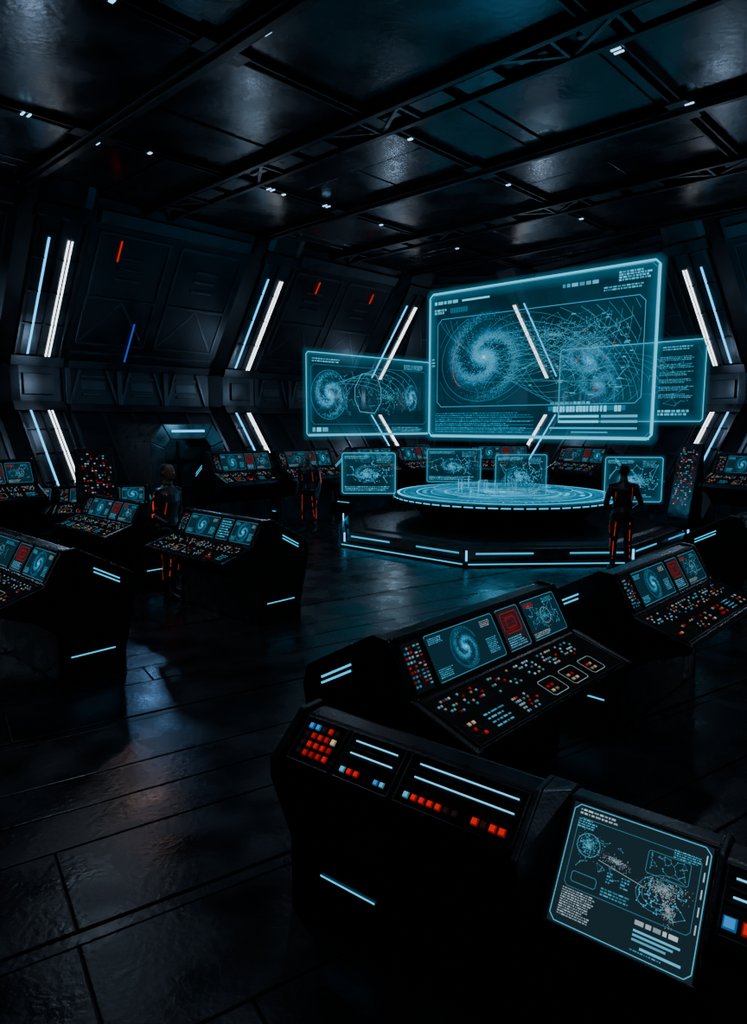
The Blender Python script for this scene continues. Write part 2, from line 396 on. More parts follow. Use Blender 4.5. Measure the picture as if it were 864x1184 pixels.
    g.line(FM,arc(x0+.085,y0+.285,.042,.040,0,6.28,20),.0018,mul(CW,.6),.007)
    network(g,FM,x0+.05,y0+.20,x0+.22,y0+.33,40,.0012,CW,.5); network(g,FM,x0+.30,y0+.28,x0+.42,y0+.34,40,.0012,CW,.5)
    cloud(g,FM,x0+.19,y0+.265,.07,.022,260,.003,WH,.7,.008,-.15)
    cloud(g,FM,x0+.36,y0+.235,.09,.045,500,.003,WH,.75,.008,.1); cloud(g,FM,x0+.385,y0+.18,.03,.06,350,.003,WH,.75,.008,.25)
    network(g,FM,x0+.28,y0+.15,x0+.44,y0+.26,60,.0014,CW,.7)
    for k in range(3): g.line(FM,arc(x0+.36,y0+.22,.05+.02*k,.03+.015*k,.3*k,4.5+.3*k,18,.3),.0012,mul(CW,.5),.007)
    g.line(FM,rrect(x0+.05,y0+.15,x0+.14,y0+.185,.006),.0016,mul(CW,.5),.007,True); g.line(FM,rrect(x0+.29,y0+.27,x0+.43,y0+.345,.006),.0016,mul(CW,.4),.007,True)
    g.line(FM,[(x0+.13,y0+.25),(x0+.3,y0+.22)],.0016,mul(WH,.6),.007)
    text(g,FM,x0+.03,y0+.03,.12,.095,12,WH,.7,.008); text(g,FM,x0+.16,y0+.14,.1,.03,3,CW,.6,.008); text(g,FM,x0+.17,y0+.185,.03,.04,4,CW,.6,.008); text(g,FM,x0+.22,y0+.185,.03,.04,4,CW,.6,.008)
    text(g,FM,x1-.20,y0+.098,.17,.018,1,WH,1.0,.008,.8)
    for i,yy in enumerate((.078,.064,.050)): g.rect(FM,x1-.20,y0+yy,x1-.05-.02*i,y0+yy+.007,mul(CW,.9-.15*i),.008)
    g.rect(FM,x1-.17,y0+.03,x1-.04,y0+.038,mul(CW,.9),.008); text(g,FM,x1-.20,y0+.018,.12,.008,1,CW,.6,.008)
    for i in range(5): g.rect(FM,x1-.019,y0+.14+i*.055,x1-.015,y0+.17+i*.055,mul(WH,.8),.008)
    g.make('displays_and_keys',M_glow,root)
desk()

# ---------------------------------------------------------------- room shell
ZC=7.1
PZ=[(0,-.85),(.25,-.85),(2.95,1.30),(3.82,1.30),(ZC,-1.05)]
def prof(z):
    for (z0,d0),(z1,d1) in zip(PZ[:-1],PZ[1:]):
        if z<=z1: return d0+(d1-d0)*(z-z0)/(z1-z0)
    return PZ[-1][1]
class Wall:
    def __init__(s,o,t,s0,s1):
        s.o=V(o); s.t=V(t).normalized(); s.n=V((-s.t.y,s.t.x,0)); s.s0=s0; s.s1=s1
    def p(s,a,z,inw=0):
        r=s.o+s.t*a+s.n*(prof(z)-inw); return V((r.x,r.y,z))
WL=Wall((-5.4,16.2,0),E1,-26,9.7)
c1=V((1.29,23.2,0)); r4=V((5.2,21.9,0)); r5=V((8.3,17.1,0)); tR=(r5-r4).normalized(); c2=r4-tR*1.0
WB=Wall(c1,c2-c1,0,(c2-c1).length); WR=Wall(r4,tR,-1.0,24)
def isect(A,B,d):
    a=A.o+A.n*d; b=B.o+B.n*d
    den=A.t.x*B.t.y-A.t.y*B.t.x; r=b-a
    k=(r.x*B.t.y-r.y*B.t.x)/den
    return a+A.t*k
def wallmesh(W,prev,nxt,name):
    m=Mesh(); A=[];B=[]
    for z,d in PZ:
        a=isect(prev,W,d) if prev else W.o+W.t*W.s0+W.n*d
        b=isect(W,nxt,d) if nxt else W.o+W.t*W.s1+W.n*d
        A.append((a.x,a.y,z)); B.append((b.x,b.y,z))
    n=len(A)
    m.v=A+B; m.f=[(i,i+1,n+i+1,n+i) for i in range(n-1)]
    me=bpy.data.meshes.new(name); me.from_pydata(m.v,[],m.f); o=obj(name,me,M_wall)
    sl=o.modifiers.new('solid','SOLIDIFY'); sl.thickness=.12; sl.offset=0
    return o
wallmesh(WL,None,WB,'wall_left'); wallmesh(WB,WL,WR,'wall_back'); wallmesh(WR,WB,None,'wall_right')
m=Mesh(); m.box(-25,25,-8.2,-8,0,ZC); m.make('wall_rear',M_wall)
m=Mesh(); m.box(-24.2,-24,-8,-1,0,ZC); m.make('wall_side_left',M_wall)
m=Mesh(); m.box(24,24.2,-8,6,0,ZC); m.make('wall_side_right',M_wall)

def bar(m,W,a,b,w,dep,back=.02):
    d=V((b[0]-a[0],b[1]-a[1])); l=d.length; px,pz=-d.y/l*w/2,d.x/l*w/2
    q=[(a[0]+px,a[1]+pz),(b[0]+px,b[1]+pz),(b[0]-px,b[1]-pz),(a[0]-px,a[1]-pz)]
    m.prism([W.p(s,min(max(z,0),ZC),-back) for s,z in q],[W.p(s,min(max(z,0),ZC),dep) for s,z in q])
def bay(W,a,b,name,seed=0):
    m=Mesh(); R=random.Random(seed)
    L=b-a
    for z,w,dp in ((2.88,.16,.20),(3.88,.16,.20),(6.75,.22,.18),(4.15,.06,.10),(.4,.3,.14)):
        bar(m,W,(a,z),(b,z),w,dp)
    n=3
    for i in range(n):
        x0=a+L*i/n; x1=a+L*(i+1)/n; xm=(x0+x1)/2
        bar(m,W,(x0+.05,2.97),(x0+.3,3.78),.07,.12); bar(m,W,(x1-.3,3.78),(x1-.05,2.97),.07,.12)
        bar(m,W,(x0,2.96),(x0,3.8),.12,.16); bar(m,W,(x0+.35,3.2),(x1-.35,3.2),.05,.10); bar(m,W,(x0+.32,3.62),(x1-.32,3.62),.05,.10)
        bar(m,W,(xm-.3,3.42),(xm+.3,3.42),.22,.07)
    mid=a+L*.50
    for x0,x1,sg in ((a+.1,mid-.15,1),(mid+.15,b-.1,-1)):
        for q in (((x0,4.35),(x0,6.5)),((x1,4.35),(x1,6.5)),((x0,4.35),(x1,4.35)),((x0,6.5),(x1,6.5)),((x0,5.3),(x1,5.3))):
            bar(m,W,q[0],q[1],.055,.10)
        m.prism([W.p(s,z,-.02) for s,z in ((x0+.25,5.45),(x1-.25,5.45),(x1-.45,6.38),(x0+.45,6.38))],[W.p(s,z,.06) for s,z in ((x0+.30,5.5),(x1-.30,5.5),(x1-.50,6.33),(x0+.50,6.33))])
        bar(m,W,(x0+.05,4.4),((x0+x1)/2,5.26),.06,.08); bar(m,W,((x0+x1)/2,5.26),(x1-.05,4.4),.06,.08)
        for j in range(3): bar(m,W,((x0+x1)/2-.3,5.7+j*.2),((x0+x1)/2+.3,5.7+j*.2),.05,.10)
    k=5
    for i in range(k+1):
        x=a+L*i/k; bar(m,W,(x,.5),(x,2.8),.08,.12)
    bar(m,W,(a,1.7),(b,1.7),.06,.09); bar(m,W,(a,2.4),(b,2.4),.04,.07)
    m.make(name,M_trim,None,.008)
def strip(W,a,b,w,dep,th,mat,name,parent=None):
    m=Mesh(); bar(m,W,a,b,w,dep+th,-dep+.005) ; return m.make(name,mat,parent)
def rib(W,s,mirror,lights=True):
    root=empty('wall_rib')
    zs=[0,.25,2.95,3.82,ZC]
    m=Mesh()
    sec=[(-.80,-.05),(-.52,.42),(-.36,.46),(.36,.46),(.52,.42),(.80,-.05)]
    rings=[[W.p(s+x,z,i) for x,i in sec] for z in zs]
    for r0,r1 in zip(rings[:-1],rings[1:]): m.prism(r0,r1)
    m.make('rib_body',M_rib,root,.01)
    m=Mesh()
    for z0,z1 in ((.3,2.85),(3.95,6.7)):
        for x in (-.47,0,.47): bar(m,W,(s+x,z0),(s+x,z1),.05,.52,-.40)
    for z0,z1 in ((2.80,3.0),(3.75,3.98),(6.45,6.7)):
        bar(m,W,(s-.56,(z0+z1)/2),(s+.56,(z0+z1)/2),.2,.56,-.38)
    bar(m,W,(s-.30,3.38),(s+.30,3.38),.45,.54,-.40)
    for z in (4.6,5.2,5.8,1.3,1.9,2.4): bar(m,W,(s-.5,z),(s+.5,z),.03,.49,-.42)
    m.make('rib_frames',M_beam,root,.006)
    g=1 if not mirror else -1
    for z0,z1 in ((3.98,6.15),(1.12,2.80)):
        for dx in (-.036,.036): strip(W,(s+.21*g+dx,z0),(s+.21*g+dx,z1),.026,.47,.03,M_white,'strip_light_white',root)
        strip(W,(s-.21*g,z0+.03),(s-.21*g,z1),.034,.47,.03,M_cyan,'strip_light_cyan',root)
RL=[-18.36,-12.95,-7.54,-2.14,3.26,8.67]
for s in RL: rib(WL,s,False)
LR=(r5-r4).length
RR=[0,LR,2*LR,3*LR]
for s in RR: rib(WR,s,True)
for i in range(len(RL)-1): bay(WL,RL[i]+.82,RL[i+1]-.82,'trim_%d'%(i+1),i)
for i in range(len(RR)-1): bay(WR,RR[i]+.82,RR[i+1]-.82,'trim_%d'%(i+11),i+9)
bay(WB,.2,WB.s1-.2,'trim_20',3)
def acc(W,s0,z0,s1,z1,mat,w=.028):
    r=strip(W,(s0,z0),(s1,z1),w,.13,.03,mat,'accent_strip_light')
acc(WL,-.75,6.02,-.75,6.40,M_red); acc(WL,.02,4.0,.02,4.85,M_blue,.026)
acc(WL,4.98,6.1,4.98,6.38,M_red); acc(WL,7.15,6.1,7.15,6.35,M_red)

DB=WL.o+WL.t*.35
def door():
    root=empty('door_1',(0,0,0))
    u=WL.t; inn=-WL.n; z=V((0,0,1)); base=DB
    def loop(pts,c): return [base+u*x+z*y+inn*c for x,y in pts]
    m=Mesh()
    outer=[(-.95,0),(-.95,2.1),(-.65,2.5),(.65,2.5),(.95,2.1),(.95,0)]
    inner=[(-.6,0),(-.6,1.95),(-.45,2.15),(.45,2.15),(.6,1.95),(.6,0)]
    for i in range(5):
        q=[outer[i],outer[i+1],inner[i+1],inner[i]]
        m.prism(loop(q,-1.0),loop(q,1.25))
    m.make('frame',M_div,root,.02)
    m=Mesh(); L=[(-.6,0),(.6,0),(.6,1.95),(.45,2.15),(-.45,2.15),(-.6,1.95)]; m.prism(loop(L,.7),loop(L,.78))
    m.make('leaf',M_div,root)
    m=Mesh()
    for q in ([(-.03,.05),(.03,.05),(.03,2.1),(-.03,2.1)],[(-.5,.9),(.5,.9),(.5,1.0),(-.5,1.0)],[(-.5,1.6),(.5,1.6),(.5,1.68),(-.5,1.68)],[(-.5,.3),(.5,.3),(.5,.38),(-.5,.38)]):
        m.prism(loop(q,.78),loop(q,.82))
    m.make('leaf_trim',M_beam,root)
    m=Mesh(); q=[(-.42,2.31),(.42,2.31),(.42,2.36),(-.42,2.36)]; m.prism(loop(q,1.25),loop(q,1.27)); m.make('lamp',M_cyan,root)
    m=Mesh(); q=[(.74,.85),(.79,.85),(.79,1.12),(.74,1.12)]; m.prism(loop(q,1.25),loop(q,1.27)); m.make('lock_light',M_cyan,root)
door()
def indicator(loc,ang,h=1.9,w=.75):
    root=empty('indicator_panel',loc,ang)
    m=Mesh(); 
    prof2=[(-.20,0),(-.28,.35),(.10,h+.25),(.20,h+.25),(.24,0)]
    m.prism([(0,y,z) for y,z in prof2],[(w,y,z) for y,z in prof2]); m.make('cabinet',M_con,root,.015)
    F=Frame((0,-.28,.35),(1,0,0),(0,.38,h-.1)); g=Glow(); H=math.hypot(.38,h-.1)
    for i in range(30):
        y=.3+i*(H-.38)/30
        for j in range(10):
            if random.random()<.34:
                x=.06+j*(w-.12)/10; g.rect(F,x,y,x+random.choice([.02,.03,.04]),y+.022,mul(random.choice([RD,WH,CW,WH,RD]),random.uniform(.15,.6)),.006)
    g.make('indicator_lights',M_glow,root)
indicator(V((-3.9,14.0,0))+E1*(-2.2),ANG1,1.8,.7)
indicator((7.12,15.85,0),-1.0,1.8,.55)

# floor
m=Mesh(); m.box(-30,30,-10,32,-.12,-.02); fl=m.make('floor',M_floorgap)
fa=math.radians(33); fu=V((math.cos(fa),math.sin(fa),0)); fv=V((-fu.y,fu.x,0)); Z=V((0,0,1))
m=Mesh(); O=V((0,0,0)); b=-12; pat=[.74,.10,.74,.42,.42]; i=0
while b<31:
    w=pat[i%5]; i+=1; a=-26+random.uniform(0,5)
    while a<34:
        l=random.choice([3.0,4.5,6.5]) if w>.2 else 14
        m.obox(O,fu,fv,Z,a+.006,a+l-.006,b+.007,b+w-.007,-.03,0 if w>.2 else -.006)
        a+=l
    b+=w
m.make('floor_planks',M_floor,fl,.006)

# ceiling
m=Mesh(); m.box(-30,30,-10,32,ZC+.06,ZC+.2); ce=m.make('ceiling',M_beam)
m=Mesh(); DP=2.75; DQ=3.53; P0=2.41; Q0=3.95
for i in range(-5,9):
    for j in range(-5,6):
        p0=P0+DP*i; q0=Q0+DQ*j
        for (a,b,c,d) in ((0,.5,0,1),(.5,1,0,.5),(.5,1,.5,1)) if (i+j)%3==0 else (((0,1,0,1),) if (i+j)%3==1 else ((0,1,0,.6),(0,1,.6,1))):
            z=ZC+random.uniform(-.015,.015)
            m.obox(O,E1,E2,Z,p0+DP*a+.015,p0+DP*b-.015,q0+DQ*c+.015,q0+DQ*d-.015,z,ZC+.09)
            if random.random()<.5:
                m.obox(O,E1,E2,Z,p0+DP*a+.30,p0+DP*b-.30,q0+DQ*c+.30,q0+DQ*d-.30,z-.02,z)
m.make('ceiling_panels',M_ceil,ce,.014)
m=Mesh(); mt_=Mesh()
for i in range(-5,9):
    p=P0+DP*i
    if i%2==0:
        for d in (-.30,.30): m.obox(O,E1,E2,Z,p+d-.05,p+d+.05,-14,24,ZC-.16,ZC+.05)
        m.obox(O,E1,E2,Z,p-.28,p+.28,-14,24,ZC-.03,ZC+.02)
        q=-14; f=1
        while q<24:
            if int(q*1.3)%4<2:
                mt_.obox(O,E1,E2,Z,p-.29,p+.29,q,q+.05,ZC-.14,ZC-.05)
                A=O+E1*(p-.25*f)+E2*q; B=O+E1*(p+.25*f)+E2*(q+.75); d=(B-A); l=d.length; d.normalize(); nn=V((-d.y,d.x,0))
                mt_.obox(A,d,nn,Z,0,l,-.03,.03,ZC-.13,ZC-.05)
                mt_.obox(O,E1,E2,Z,p-.05,p+.05,q+.2,q+.6,ZC-.10,ZC-.03)
            else: mt_.obox(O,E1,E2,Z,p-.17,p+.17,q+.1,q+.7,ZC-.12,ZC-.03)
            q+=.8; f=-f
    else:
        m.obox(O,E1,E2,Z,p-.14,p+.14,-14,24,ZC-.12,ZC+.05)
        m.obox(O,E1,E2,Z,p-.05,p+.05,-14,24,ZC-.17,ZC-.1)
for j in range(-5,6):
    q=Q0+DQ*j
    for d in (-.07,.07): m.obox(O,E1,E2,Z,-14,26,q+d-.02,q+d+.02,ZC-.09,ZC+.05)
    for i in range(-5,9): m.obox(O,E1,E2,Z,P0+DP*i-.35,P0+DP*i+.35,q-.15,q+.15,ZC-.11,ZC+.02)
m.make('ceiling_beams',M_beam,ce,.008)
mt_.make('ceiling_truss',M_div,ce,.006)
m=Mesh()
for j in range(1,5):
    for i in range(-3,8):
        p=P0+DP*i+1.0+random.uniform(-.3,.6); q=Q0+DQ*j
        if random.random()<.45: m.obox(O,E1,E2,Z,p,p+.05,q-.04,q+.04,ZC-.10,ZC-.088)
def lampat(x,y):
    v=V((x,y,0)); p=v.dot(E1); q=v.dot(E2)
    for k in (0,.09): m.obox(O,E1,E2,Z,p+k,p+k+.030,q-.06,q+.06,ZC-.118,ZC-.105)
for x,y in ((-1.3,8.4),(2.92,8.8),(4.46,10.2),(-4.53,11.5),(-5.13,10.5),(-2.03,13.7),(-1.02,14.7)): lampat(x,y)
m.make('ceiling_lamps',M_lamp,ce)

# ---------------------------------------------------------------- platform + holo table
TC=V((2.95,15.4,0))
def ngon(c,R,n,z,rot=0,sq=1): return [(c.x+R*math.cos(rot+2*math.pi*i/n),c.y+R*sq*math.sin(rot+2*math.pi*i/n),z) for i in range(n)]
root=empty('octagonal_platform')
rot=math.radians(22.5+3)
m=Mesh(); m.prism(ngon(TC,4.02,8,0,rot),ngon(TC,4.02,8,.10,rot)); m.prism(ngon(TC,3.92,8,.10,rot),ngon(TC,3.80,8,.30,rot)); m.prism(ngon(TC,3.5,8,.3,rot),ngon(TC,3.4,8,.34,rot))
m.make('base',M_con2,root,.02)
g=Glow()
for R,z,w,kk in ((4.03,.055,.022,1.6),(3.88,.22,.032,1.3)):
    q=ngon(TC,R,8,z,rot)
    for i in range(8):
        A=V(q[i]);B=V(q[(i+1)%8]); l=(B-A).length
        F=Frame(A,A-B,(0,0,1)); F.u=(B-A).normalized(); 
        n=V(((A+B).x/2-TC.x,(A+B).y/2-TC.y,0)).normalized(); F.n=n
        if z>.1: g.line(F,[(.15,0),(l*.40,0)],w,mul(CY,kk),.03); g.line(F,[(l*.62,0),(l-.15,0)],w,mul(CY,kk*.8),.03)
        else: g.line(F,[(.05,0),(l-.05,0)],w,mul(CY,kk),.012)
g.make('edge_lights',M_glow,root)
m=Mesh()
for a in ngon(TC,3.93,8,0,rot): m.box(a[0]-.015,a[0]+.015,a[1]-.015,a[1]+.015,.1,.28)
m.make('corner_lamps',M_cyan,root)

root=empty('holographic_table')
def lathe(prof,n,c,name,mat,bevel=0,par=None):
    v=[];f=[]
    for r,z in prof:
        for i in range(n): a=2*math.pi*i/n; v.append((c.x+r*math.cos(a),c.y+r*math.sin(a),z))
    for k in range(len(prof)-1):
        for i in range(n): j=(i+1)%n; f.append((k*n+i,k*n+j,(k+1)*n+j,(k+1)*n+i))
    f.append(tuple(range(n-1,-1,-1))); f.append(tuple(range((len(prof)-1)*n,len(prof)*n)))
    me=bpy.data.meshes.new(name); me.from_pydata(v,[],f); return obj(name,me,mat,par,bevel)
lathe([(1.5,.34),(1.45,.42),(.75,.50),(.7,.62),(1.3,.74),(2.25,.80),(2.44,.84),(2.46,.90),(2.40,.93),(2.1,.93),(2.05,.91)],64,TC,'table_body',M_con2,0,root)
m=Mesh()
for i in range(8):
    a=2*math.pi*(i+.3)/8; d=V((math.cos(a),math.sin(a),0)); t=V((-d.y,d.x,0))
    m.prism([TC+d*1.2+t*k+V((0,0,.34)) for k in (-.16,.16)]+[TC+d*1.75+t*k+V((0,0,.34)) for k in (.16,-.16)],
            [TC+d*1.7+t*k+V((0,0,.82)) for k in (-.12,.12)]+[TC+d*2.3+t*k+V((0,0,.84)) for k in (.12,-.12)])
m.make('struts',M_div,root,.02)
m=Mesh()
for i in range(8):
    a=2*math.pi*(i+.3)/8; d=V((math.cos(a),math.sin(a),0)); t=V((-d.y,d.x,0)); P=TC+d*1.79; 
    m.prism([P+t*k+V((0,0,.40)) for k in (-.10,.10)]+[P+d*.02+t*k+V((0,0,.40)) for k in (.10,-.10)],[P+t*k+V((0,0,.43)) for k in (-.10,.10)]+[P+d*.03+t*k+V((0,0,.43)) for k in (.10,-.10)])
m.make('strut_lamps',M_cyan,root)
g=Glow(); FT=Frame((TC.x,TC.y,.935),(1,0,0),(0,1,0))
def ring(R,w,k,a0=0,a1=6.2832,n=72,off=.01): g.line(FT,arc(0,0,R,R,a0,a1,n),w,mul(CY,k),off)
for R,w,k in ((2.38,.06,2.4),(2.25,.02,1.2),(1.95,.04,2.0),(1.62,.02,1.3),(1.30,.06,1.7),(1.05,.02,1.3),(.72,.04,2.0),(.40,.03,2.2)): ring(R,w,k)
for i in range(90):
    a=2*math.pi*i/90; k=random.uniform(.3,1.8)
    g.line(FT,[(2.02*math.cos(a),2.02*math.sin(a)),(random.uniform(2.1,2.2)*math.cos(a),2.16*math.sin(a))],.02,mul(CY,k),.012)
for i in range(24):
    a=random.uniform(0,6.28); b=a+random.uniform(.1,.6); R=random.choice([1.15,1.45,1.78,.9,.55]); ring(R,.09,random.uniform(.5,1.6),a,b,10,.012)
galaxy(g,FT,0,0,1.9,1600,.035,1.4,1,0,.02)
for R,h,k in ((1.55,.10,1.3),(1.0,.17,1.2),(.55,.24,1.6)): ring(R,.02,k,0,6.2832,64,h)
for i in range(26):
    a=random.uniform(0,6.28); R=random.choice([.55,1.0,1.55]); hh=random.uniform(.08,.28)
    P=TC+V((R*math.cos(a),R*math.sin(a),.95)); F=Frame(P,(1,0,0),(0,0,1)); g.rect(F,-.006,0,.006,hh,mul(CW,.8),0)
    if random.random()<.4: text(g,F,.01,hh-.05,.2,.06,3,CW,.8,0)
for i in range(64):
    a=2*math.pi*i/64; b=2*math.pi*(i+.8)/64
    A=TC+V((2.48*math.cos(a),2.48*math.sin(a),.87)); B=TC+V((2.48*math.cos(b),2.48*math.sin(b),.87))
    F=Frame(A,B-A,(0,0,1)); g.line(F,[(0,0),((B-A).length,0)],.025,mul(CY,1.5),.01)
g.make('table_graphics',M_holo,root)
m=Mesh(); m.prism(ngon(TC,2.36,48,.936),ngon(TC,2.36,48,.938)); m.make('table_field',M_tbg,root)

# ---------------------------------------------------------------- holograms
def holo(name,o,u,w,h,draw,r=.12,glow=1.0,fw=.03):
    root=empty(name,o); F=Frame((0,0,0),u,(0,0,1))
    P=rrect(0,0,w,h,r)
    me=bpy.data.meshes.new('field'); me.from_pydata([tuple(F.p(x,y,0)) for x,y in P],[],[tuple(range(8))]); obj('field',me,M_hbg,root)
    g=Glow()
    g.line(F,P,fw,mul((.10,.68,1.0),glow),.012,True)
    e=fw*1.8; g.line(F,rrect(e,e,w-e,h-e,r),fw*.3,mul(CY,.5*glow),.012,True)
    draw(g,F,w,h); g.make('graphics',M_holo,root)
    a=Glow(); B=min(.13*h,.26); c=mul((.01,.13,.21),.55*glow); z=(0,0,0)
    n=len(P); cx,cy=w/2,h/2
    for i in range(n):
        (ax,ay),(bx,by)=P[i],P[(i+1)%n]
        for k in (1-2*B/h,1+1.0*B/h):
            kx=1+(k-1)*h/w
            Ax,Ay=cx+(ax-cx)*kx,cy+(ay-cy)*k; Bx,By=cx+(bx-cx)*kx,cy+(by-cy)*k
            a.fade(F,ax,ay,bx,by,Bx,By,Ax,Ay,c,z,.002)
    a.make('edge_bloom',M_bloom,root)
def big(g,F,w,h):
    BX=(.3,.76,w-.3,h-.66)
    g.line(F,rrect(.25,.72,w-.25,h-.62,.12),.014,mul(CY,.8),.012,True)
    g.line(F,[(.05,.02),(w-.05,.02)],.050,mul(CW,1.1),.014); g.line(F,[(w-.02,.1),(w-.02,h-.1)],.042,mul(CW,1.1),.014); g.line(F,[(.1,h-.02),(w-.1,h-.02)],.03,mul(CW,1.0),.014)
    g.line(F,[(.02,.1),(.02,h-.1)],.028,mul(CW,.8),.014)
    galaxy(g,F,1.58,1.84,1.12,8000,.017,.9,.85,.35,.02)
    for a,b,k in ((1.25,1.0,.5),(1.4,1.12,.3),(1.0,.8,.3)): g.clip(F,arc(1.62,1.86,a,b,.2,5.6,60,.3),.009,mul(CY,k),.013,BX)
    for i in range(16):
        g.clip(F,arc(2.5+i*.1,1.0+i*.04,.9+.13*i,.6+.07*i,.1,3.0,70,-.1*i+.25),.006,mul(CW,.4+.05*(i%4)),.022,BX)
    for i in range(12):
        g.clip(F,arc(1.8+.2*i,3.0-.05*i,1.6,1.1+.08*i,3.3,6.1,70,.05*i-.2),.006,mul(CW,.4),.022,BX)
    for i in range(22): g.line(F,[(1.4+random.random()*1.8,1.0+1.6*random.random()),(3.8+random.random()*1.3,1.0+1.6*random.random())],.005,mul(CW,.5),.022)
    network(g,F,3.3,.95,5.0,2.5,110,.006,CW,.65); network(g,F,2.3,1.5,4.6,2.65,60,.005,CW,.5)
    galaxy(g,F,4.15,1.6,.70,1300,.018,.55,.7,-.4,.02)
    cloud(g,F,3.3,2.2,1.3,.35,900,.018,CW,.7,.018,-.1); cloud(g,F,4.3,1.9,.8,.5,500,.018,CW,.7,.018,.3)
    for i in range(30): 
        x=random.uniform(2.5,5.0); y=random.uniform(.9,2.6); g.rect(F,x,y,x+random.uniform(.03,.14),y+.02,mul(RD if i%7==0 else CW,.6),.016)
    g.line(F,arc(.95,1.7,.25,.5,1.6,4.7,16),.014,mul((.5,.06,.05),.8),.014)
    text(g,F,.15,h-.28,.75,.09,1,CW,1.3,.015,.8); g.rect(F,.95,h-.26,1.7,h-.22,mul(CW,1.3),.015); text(g,F,.15,h-.50,.35,.13,2,CW,.9,.015,.8)
    for i in range(10): g.rect(F,.62+i*.05,h-.50,.65+i*.05,h-.38,mul(CY,.35),.015)
    text(g,F,w-2.0,h-.30,1.1,.09,1,CW,.8,.015,.8); text(g,F,w-.8,h-.32,.65,.2,4,CW,1.0,.015,.7); text(g,F,w-1.1,h-.48,.85,.1,2,CW,.8,.015,.6)
    for i in range(5): g.line(F,[(.2,.12+i*.085),(2.9,.12+i*.085)],.010,mul(CY,.5),.013)
    text(g,F,.2,.10,2.7,.48,10,CY,.8,.015,.35)
    g.rect(F,3.25,.58,4.95,.68,mul(CY,.35),.013)
    for i in range(22): 
        if random.random()<.8: g.rect(F,3.3+i*.075,.56,3.3+i*.075+random.choice([.04,.06]),.68,mul(CW,1.2),.016)
    text(g,F,3.3,.72,.9,.06,1,CW,.8,.015,.8)
    for y0 in (.44,.33): g.rect(F,3.5,y0,4.4,y0+.05,mul(CW,1.2),.015); g.rect(F,4.45,y0,5.2,y0+.05,mul(CW,.7),.015)
    g.rect(F,3.3,.2,5.2,.24,mul(CY,1.0),.015); g.rect(F,3.8,.12,4.6,.15,mul(CY,.8),.015)
    text(g,F,.08,1.6,.1,.3,4,CW,.7,.015)
holo('hologram_main_screen',(1.39,17.0,2.19),(.74,-.672,0),5.5,3.42,big,.10,1.3,.028)
def leftd(g,F,w,h):
    galaxy(g,F,.62,h*.5,.48,1500,.020,1.0,1.0,0,.02)
    g.line(F,arc(.62,h*.5,.5,.52,0,6.28,30),.009,mul(CY,.6),.012)
    network(g,F,.9,h*.25,2.5,h*.8,80,.005,CW,.55); network(g,F,2.3,h*.3,3.3,h*.75,50,.005,CW,.5)
    cloud(g,F,2.4,h*.5,.9,.35,600,.018,CW,.6)
    g.line(F,[(1.5,h*.3),(1.35,h*.45),(1.35,h*.6),(1.55,h*.78),(2.0,h*.78),(2.15,h*.6),(2.15,h*.42),(1.95,h*.28)],.010,mul(CW,.9),.013,True)
    for i in range(7): g.clip(F,arc(1.2+.2*i,h*.5,1.0,.25+.07*i,.2,2.9,40),.006,mul(CW,.5),.013,(.12,.14*h,w-.12,.86*h))
    galaxy(g,F,3.15,h*.5,.25,400,.022,1.0,1.2,0,.02)
    g.line(F,rrect(.12,h*.14,w-.12,h*.86,.08),.010,mul(CY,.4),.012,True)
    text(g,F,.15,h-.2,.8,.10,2,CW,.9,.015); text(g,F,w-.9,h-.22,.7,.12,3,CW,.8,.015); text(g,F,.15,.08,.5,.10,1,CW,1.2,.015,.9); text(g,F,w-1.3,.06,1.1,.12,3,CW,.7,.015)
    g.line(F,[(.05,.02),(w-.05,.02)],.035,mul(CW,.9),.014)
holo('hologram_side_screen',(-1.4,14.2,2.25),(.73,.69,0),3.8,1.73,leftd,.05,.9,.020)
def rightd(g,F,w,h):
    network(g,F,.2,.3,w-.3,h-.3,90,.005,CW,.5); galaxy(g,F,1.0,.85,.6,1200,.020,.8,.8,0,.02)
    for i in range(6): g.clip(F,arc(1.4,.8,.4+.2*i,.3+.09*i,.2,3.4,40),.006,mul(CW,.5),.013,(.1,.1,w-.1,h-.15))
    for i in range(6): text(g,F,w-.95,.5+i*.16,.75,.1,3,CW,.6,.015)
    text(g,F,w-.95,.12,.7,.14,2,CW,1.0,.015,.7); text(g,F,w-.9,h-.2,.7,.1,2,CW,.8,.015)
holo('hologram_side_screen',(4.55,16.75,2.55),(.73,-.69,0),3.35,1.72,rightd,.05,.8,.020)
def smalld(g,F,w,h):
    text(g,F,.05,h-.12,w*.5,.07,3,CW,.8,.015); text(g,F,.05,.05,w*.85,.1,3,CW,.8,.015); text(g,F,w*.65,h-.2,w*.28,.14,4,CW,.5,.015)
    network(g,F,.08,.18,w-.08,h-.15,40,.006,CW,.7); galaxy(g,F,w*.45,h*.48,h*.34,350,.018,.8,.6,0,.02); cloud(g,F,w*.6,h*.45,w*.4,h*.2,200,.02,CW,.8)
holo('hologram_small_screen',(-.62,13.35,1.13),(1,-.02,0),1.05,.80,smalld,.03,.75,.012)
holo('hologram_small_screen',(1.4,17.6,1.0),(1,-.1,0),1.38,.85,smalld,.03,.6,.012)
holo('hologram_small_screen',(2.55,14.1,1.0),(1,.05,0),1.08,.86,smalld,.03,.6,.012)
holo('hologram_small_screen',(4.50,13.1,1.0),(1,-.12,0),1.07,.86,smalld,.03,.75,.012)

